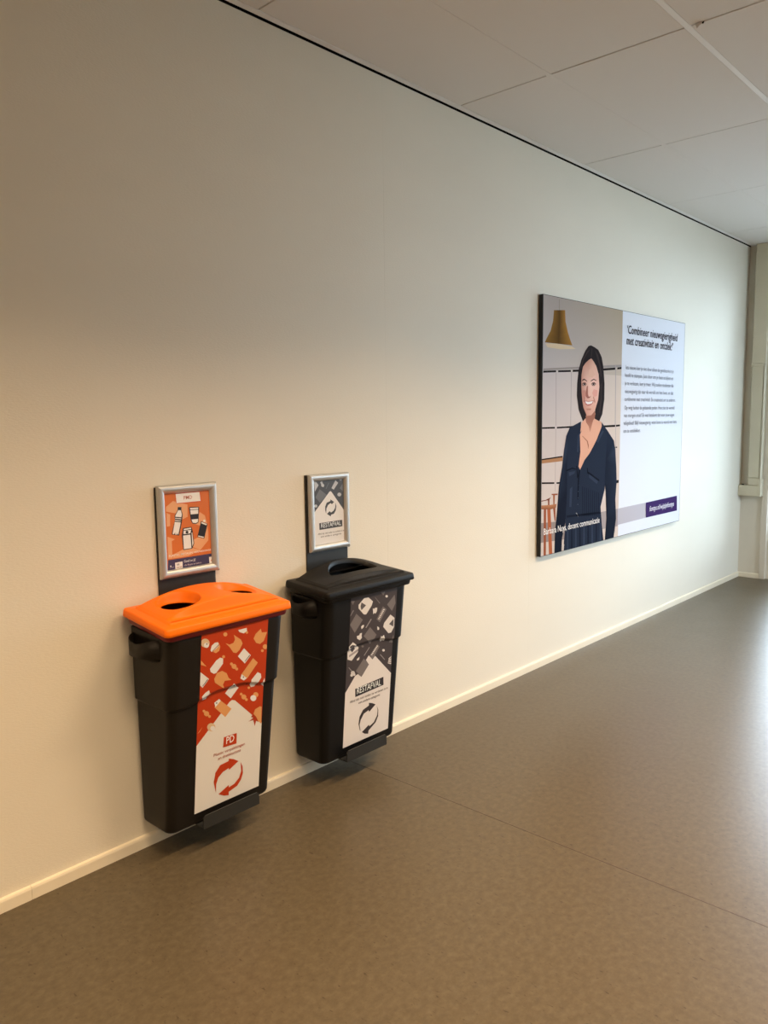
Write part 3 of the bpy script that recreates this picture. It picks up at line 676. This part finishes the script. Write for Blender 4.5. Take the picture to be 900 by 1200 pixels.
# stools
ST = (158, 100, 70)
P.n += 1
for pt, c in (([(22, 712), (60, 706), (104, 684), (90, 706), (22, 720)], (120, 66, 48)), ([(108, 658), (156, 655), (156, 668), (110, 668)], (150, 88, 64)), ([(120, 668), (135, 668), (131, 745), (122, 745)], ST), ([(80, 704), (92, 700), (92, 745), (80, 746)], (130, 74, 54))): pp(Cc, pt, c, new=False)
for pt, c in (([(48, 778), (66, 778), (64, 1140), (46, 1140)], (150, 84, 58)), ([(74, 778), (100, 778), (114, 1130), (88, 1134)], (172, 98, 66)), ([(120, 770), (138, 765), (140, 870), (132, 870)], (150, 86, 60))): pp(Cc, pt, c, new=False)
pp(Cc, [(20, 750), (100, 744), (148, 736), (142, 766), (100, 780), (20, 780)], None, cols=[(186, 130, 96), (186, 130, 96), (180, 122, 90), (150, 94, 66), (140, 86, 60), (140, 86, 60)])
# lamp
pp(A, [(188, 80), (192, 80), (192, 178), (188, 178)], (150, 140, 130))
pp(A, [(66, 467), (180, 470), (300, 496), (335, 517), (200, 520), (85, 502)], (222, 200, 168))
lampL, lampM_, lampR = (142, 104, 50), (92, 66, 34), (168, 122, 58)
rows = [(176, 143, 190, 241), (280, 135, 192, 244), (380, 113, 188, 265), (440, 85, 184, 284), (496, 62, 184, 304)]
P.n += 1
for (y0_, l0, m0, r0), (y1_, l1, m1_, r1) in zip(rows[:-1], rows[1:]):
    k0 = 0 if y0_ > 180 else 6; dy0 = 12 if y0_ > 300 else 4; dy1 = 14 if y1_ < 490 else 0
    def yy(yv, xv): return yv + (xv-184)*.11*(yv-170)/320 - (24*(yv-170)/326 if True else 0)
    pp(A, [(l0, yy(y0_, l0)), (m0, yy(y0_, m0)), (m1_, yy(y1_, m1_)), (l1, yy(y1_, l1))], None, cols=[lampL, lampM_, lampM_, lampL], new=False)
    pp(A, [(m0, yy(y0_, m0)), (r0, yy(y0_, r0)), (r1, yy(y1_, r1)), (m1_, yy(y1_, m1_))], None, cols=[lampM_, lampR, lampR, lampM_], new=False)
# woman: hair behind, neck, face, hair in front, clothes
HR, HR2 = (44, 38, 40), (62, 52, 52)
pp(A, [(470, 486), (497, 500), (532, 525), (562, 590), (577, 680), (587, 820), (585, 960), (567, 1090), (540, 1152), (500, 1130), (505, 1050), (430, 1110), (397, 1152), (360, 1050), (344, 930), (347, 820), (359, 700), (384, 610), (420, 530), (448, 490)], HR)
SK, SKD, SKL = (214, 164, 146), (176, 122, 104), (228, 182, 166)
pp(Cc, [(345, 100), (380, 60), (385, 20), (445, 5), (458, 80), (497, 95), (500, 130), (470, 220), (432, 300), (405, 340), (365, 392), (333, 470), (318, 445), (333, 330), (330, 200), (338, 130)], (224, 170, 146))
pp(Cc, [(372, 62), (384, 20), (446, 5), (450, 58), (432, 84), (408, 176), (398, 130), (378, 100)], None, cols=[(160, 108, 92)]*5+[(200, 142, 120), (176, 124, 104), (166, 112, 96)])
pp(Cc, [(346, 206), (350, 205), (390, 245), (398, 280), (395, 310), (391, 282), (384, 248)], (150, 96, 74), new=False)
# face with soft side shading
fc = [(465, 585), (440, 610), (400, 660), (385, 740), (381, 850), (388, 950), (402, 1035), (432, 1106), (470, 1100), (502, 1060), (530, 965), (542, 850), (535, 740), (510, 650), (487, 612)]
fcol = [(206, 154, 134), (198, 146, 126), (200, 150, 132), (200, 150, 134), (194, 142, 126), (192, 138, 122), (200, 146, 130), (206, 152, 134), (216, 166, 148), (220, 170, 152), (228, 180, 166), (232, 186, 172), (226, 180, 164), (224, 176, 158), (218, 170, 150)]
P.n += 1
for i in range(len(fc)):
    j = (i+1) % len(fc); pp(A, [fc[i], fc[j], (462, 840)], None, cols=[fcol[i], fcol[j], (236, 194, 180)], new=False)
P.n += 1
pp(A, [(452, 700), (475, 690), (505, 740), (480, 770), (445, 760)], (224, 178, 160), new=False)
pp(A, [(492, 870), (525, 880), (520, 930), (492, 940), (478, 905)], (226, 164, 152), new=False)
pp(A, [(388, 880), (420, 880), (424, 930), (402, 950), (390, 930)], (196, 138, 124), new=False)
pp(A, [(430, 850), (440, 838), (441, 915), (448, 940), (424, 936), (420, 915)], (160, 104, 92), new=False)
pp(A, [(444, 840), (458, 850), (468, 925), (452, 940), (446, 915)], (232, 186, 172), new=False)
pp(A, [(424, 934), (440, 940), (466, 932), (456, 948), (436, 951)], (150, 92, 84), new=False)
pp(A, [(408, 940), (415, 940), (408, 985), (401, 980)], (166, 112, 98), new=False); pp(A, [(486, 938), (492, 936), (506, 985), (499, 990)], (182, 122, 110), new=False)
pp(A, [(425, 1040), (470, 1040), (465, 1055), (432, 1055)], (190, 132, 116), new=False)
for pt in ([(386, 800), (395, 784), (410, 778), (432, 797), (434, 806), (410, 789)], [(462, 806), (470, 792), (492, 779), (516, 792), (515, 798), (492, 788)]): pp(A, pt, (66, 48, 44), new=False)
pp(A, [(386, 826), (398, 814), (416, 812), (430, 828), (416, 842), (396, 842)], (132, 92, 84), new=False); pp(A, [(468, 826), (480, 812), (498, 810), (514, 824), (498, 842), (480, 842)], (140, 98, 88), new=False)
P.n += 1
for cx in (409, 490):
    pp(A, [(cx-16, 828), (cx-2, 818), (cx+15, 827), (cx, 839)], (206, 186, 182), new=False)
P.n += 1
for cx in (410, 490):
    P.poly(disc(A, cx, 827, 8.5, 10), (40, 32, 34), new=False); pp(A, [(cx-20, 826), (cx-8, 813), (cx+8, 812), (cx+18, 823), (cx+6, 817), (cx-8, 819)], (36, 26, 28), new=False)
pp(A, [(408, 970), (440, 976), (466, 974), (492, 970), (484, 992), (466, 1010), (440, 1016), (420, 1004)], (176, 92, 88)); pp(A, [(416, 976), (440, 981), (486, 976), (476, 994), (456, 1003), (436, 1005), (424, 996)], (240, 230, 228))
pp(A, [(469, 600), (476, 500), (470, 486), (448, 490), (420, 530), (384, 610), (359, 700), (347, 820), (344, 930), (360, 1050), (397, 1152), (424, 1122), (398, 1030), (385, 900), (381, 760), (392, 680), (420, 640), (448, 614)], HR)
pp(A, [(469, 600), (470, 540), (476, 500), (497, 500), (532, 525), (562, 590), (577, 680), (587, 820), (585, 960), (567, 1090), (540, 1152), (500, 1130), (513, 1040), (540, 960), (546, 850), (537, 740), (514, 668), (488, 622)], HR, new=False)
P.n += 1
for pt in ([(462, 520), (440, 550), (405, 610), (380, 690), (372, 690), (398, 600), (430, 540)], [(500, 520), (530, 570), (552, 660), (560, 760), (553, 760), (542, 670), (520, 590)], [(474, 505), (480, 520), (473, 590), (466, 590)], [(556, 820), (563, 820), (560, 960), (545, 1080), (540, 1075), (552, 950)]): pp(A, pt, HR2, new=False)
NV, NVD, NVL = (36, 44, 62), (25, 31, 46), (50, 60, 80)
torso = [(338, 92), (336, 140), (328, 200), (333, 330), (318, 445), (330, 470), (366, 392), (405, 340), (432, 290), (462, 230), (500, 130), (498, 98), (545, 165), (592, 240), (540, 420), (522, 620), (490, 760), (500, 900), (512, 1040), (198, 1106), (215, 900), (225, 600), (215, 420), (225, 200), (250, 140)]
pp(Cc, torso, NV)
pp(Cc, [(250, 140), (222, 205), (204, 320), (190, 450), (165, 600), (150, 800), (135, 950), (130, 1124), (184, 1112), (190, 1000), (215, 880), (228, 640), (228, 430), (240, 300)], None, cols=[NV, NV, NVL, NV, NV, NVD, NVD, NVD, NVD, NVD, NVD, NVD, NVD, NV])
pp(Cc, [(545, 165), (594, 242), (606, 320), (613, 450), (616, 560), (606, 700), (611, 850), (592, 1003), (524, 1018), (536, 850), (530, 640), (522, 560), (530, 400)], None, cols=[NV, NV, NVL, NV, NV, NV, NVD, NVD, NVD, NVD, NVD, NVD, NVD], new=False)
P.n += 1
for pt in ([(383, 455), (389, 455), (393, 484), (482, 548), (478, 560), (385, 496)], [(222, 472), (270, 452), (298, 462), (300, 470), (270, 462), (224, 482)], [(318, 470), (330, 470), (322, 560), (316, 700), (308, 700), (312, 560)], [(300, 440), (306, 440), (316, 520), (306, 540)]): pp(Cc, pt, (18, 22, 34), new=False)
for k in range(9):
    x0 = 345+k*16; pp(Cc, [(x0, 600+6*k), (x0+5, 600+6*k), (x0+9-k, 830), (x0+3-k, 830)], NVD, new=False)
    x0 = 228+k*32; pp(Cc, [(x0, 930-6*k), (x0+9, 930-6*k), (x0+11, 1090-7*k), (x0-2, 1092-7*k)], NVD if k % 2 else NVL, new=False)
for pt in ([(400, 500), (470, 560), (460, 580), (400, 530)], [(240, 490), (290, 480), (285, 500), (245, 520)], [(345, 160), (326, 200), (318, 330), (306, 330), (312, 200)], [(455, 250), (505, 160), (515, 170), (470, 260)], [(250, 620), (270, 600), (262, 760), (246, 760)]): pp(Cc, pt, NVL, new=False)
for k in range(4): P.poly(disc(Cc, 318-k*2, 590+k*50, 3.5, 6), (84, 92, 108), new=False)
pp(Cc, [(296, 806), (304, 806), (318, 830), (314, 838), (306, 822)], (150, 150, 156), new=False); pp(Cc, [(225, 826), (490, 796), (492, 812), (225, 844)], NVD, new=False)
pp(Cc, [(186, 1060), (206, 1050), (202, 1106), (186, 1110)], (196, 184, 178))
# purple tab, captions, quote
pp(E_, [(658, 145), (840, 104), (840, 191), (658, 233)], (62, 42, 96))
def tp(T, s, a, b, h, c, bold=.004, shear=0):
    q = T(a, b); zc = (q[0][1]+q[1][1])/2; P.text(s, (q[0][0], zc), (q[1][0], zc), h, c, bold, shear)
tp(E_, 'fontys.nl/wijzijnfontys', (680, 198), (822, 162), .036, (245, 242, 250), .004, .2)
tp(E_, 'Barbara Nuys, docent communicatie', (60, 334), (386, 262), .037, (250, 246, 244), .004)
tp(D, '\u2018Combineer nieuwsgierigheid', (118, 170), (590, 238), .054, (30, 24, 46), .010, .16)
tp(D, 'met creativiteit en ontdek!\u2019', (110, 268), (548, 326), .054, (30, 24, 46), .010, .16)
BODY = ['Iets nieuws leer je niet door alleen de gymtheorie in je', 'hoofd te stampen. Juist door om je heen te kijken en', 'je te verbazen, leer je meer. Wij zoeken studenten die', 'nieuwsgierig zijn naar de wereld om hen heen, en dat', 'combineren met creativiteit. En creativiteit om te anderen.', 'Op weg buiten de gebaande paden. Hoe ziet de wereld', 'van morgen eruit? En wat betekent dat voor jouw eigen', 'vakgebied? Blijf nieuwsgierig, want leren is vooral een kans', 'om te ontdekken.']
for s, (a, b) in zip(BODY, (((103, 505), (552, 535)), ((98, 577), (548, 600)), ((96, 652), (552, 670)), ((98, 725), (550, 742)), ((92, 800), (570, 806)), ((92, 878), (560, 880)), ((88, 950), (558, 946)), ((84, 1022), (580, 1010)), ((82, 1096), (242, 1092)))):
    tp(D, s, a, b, .026, (118, 118, 130), .0)
P.build('poster_print', INK_POSTER, po_)
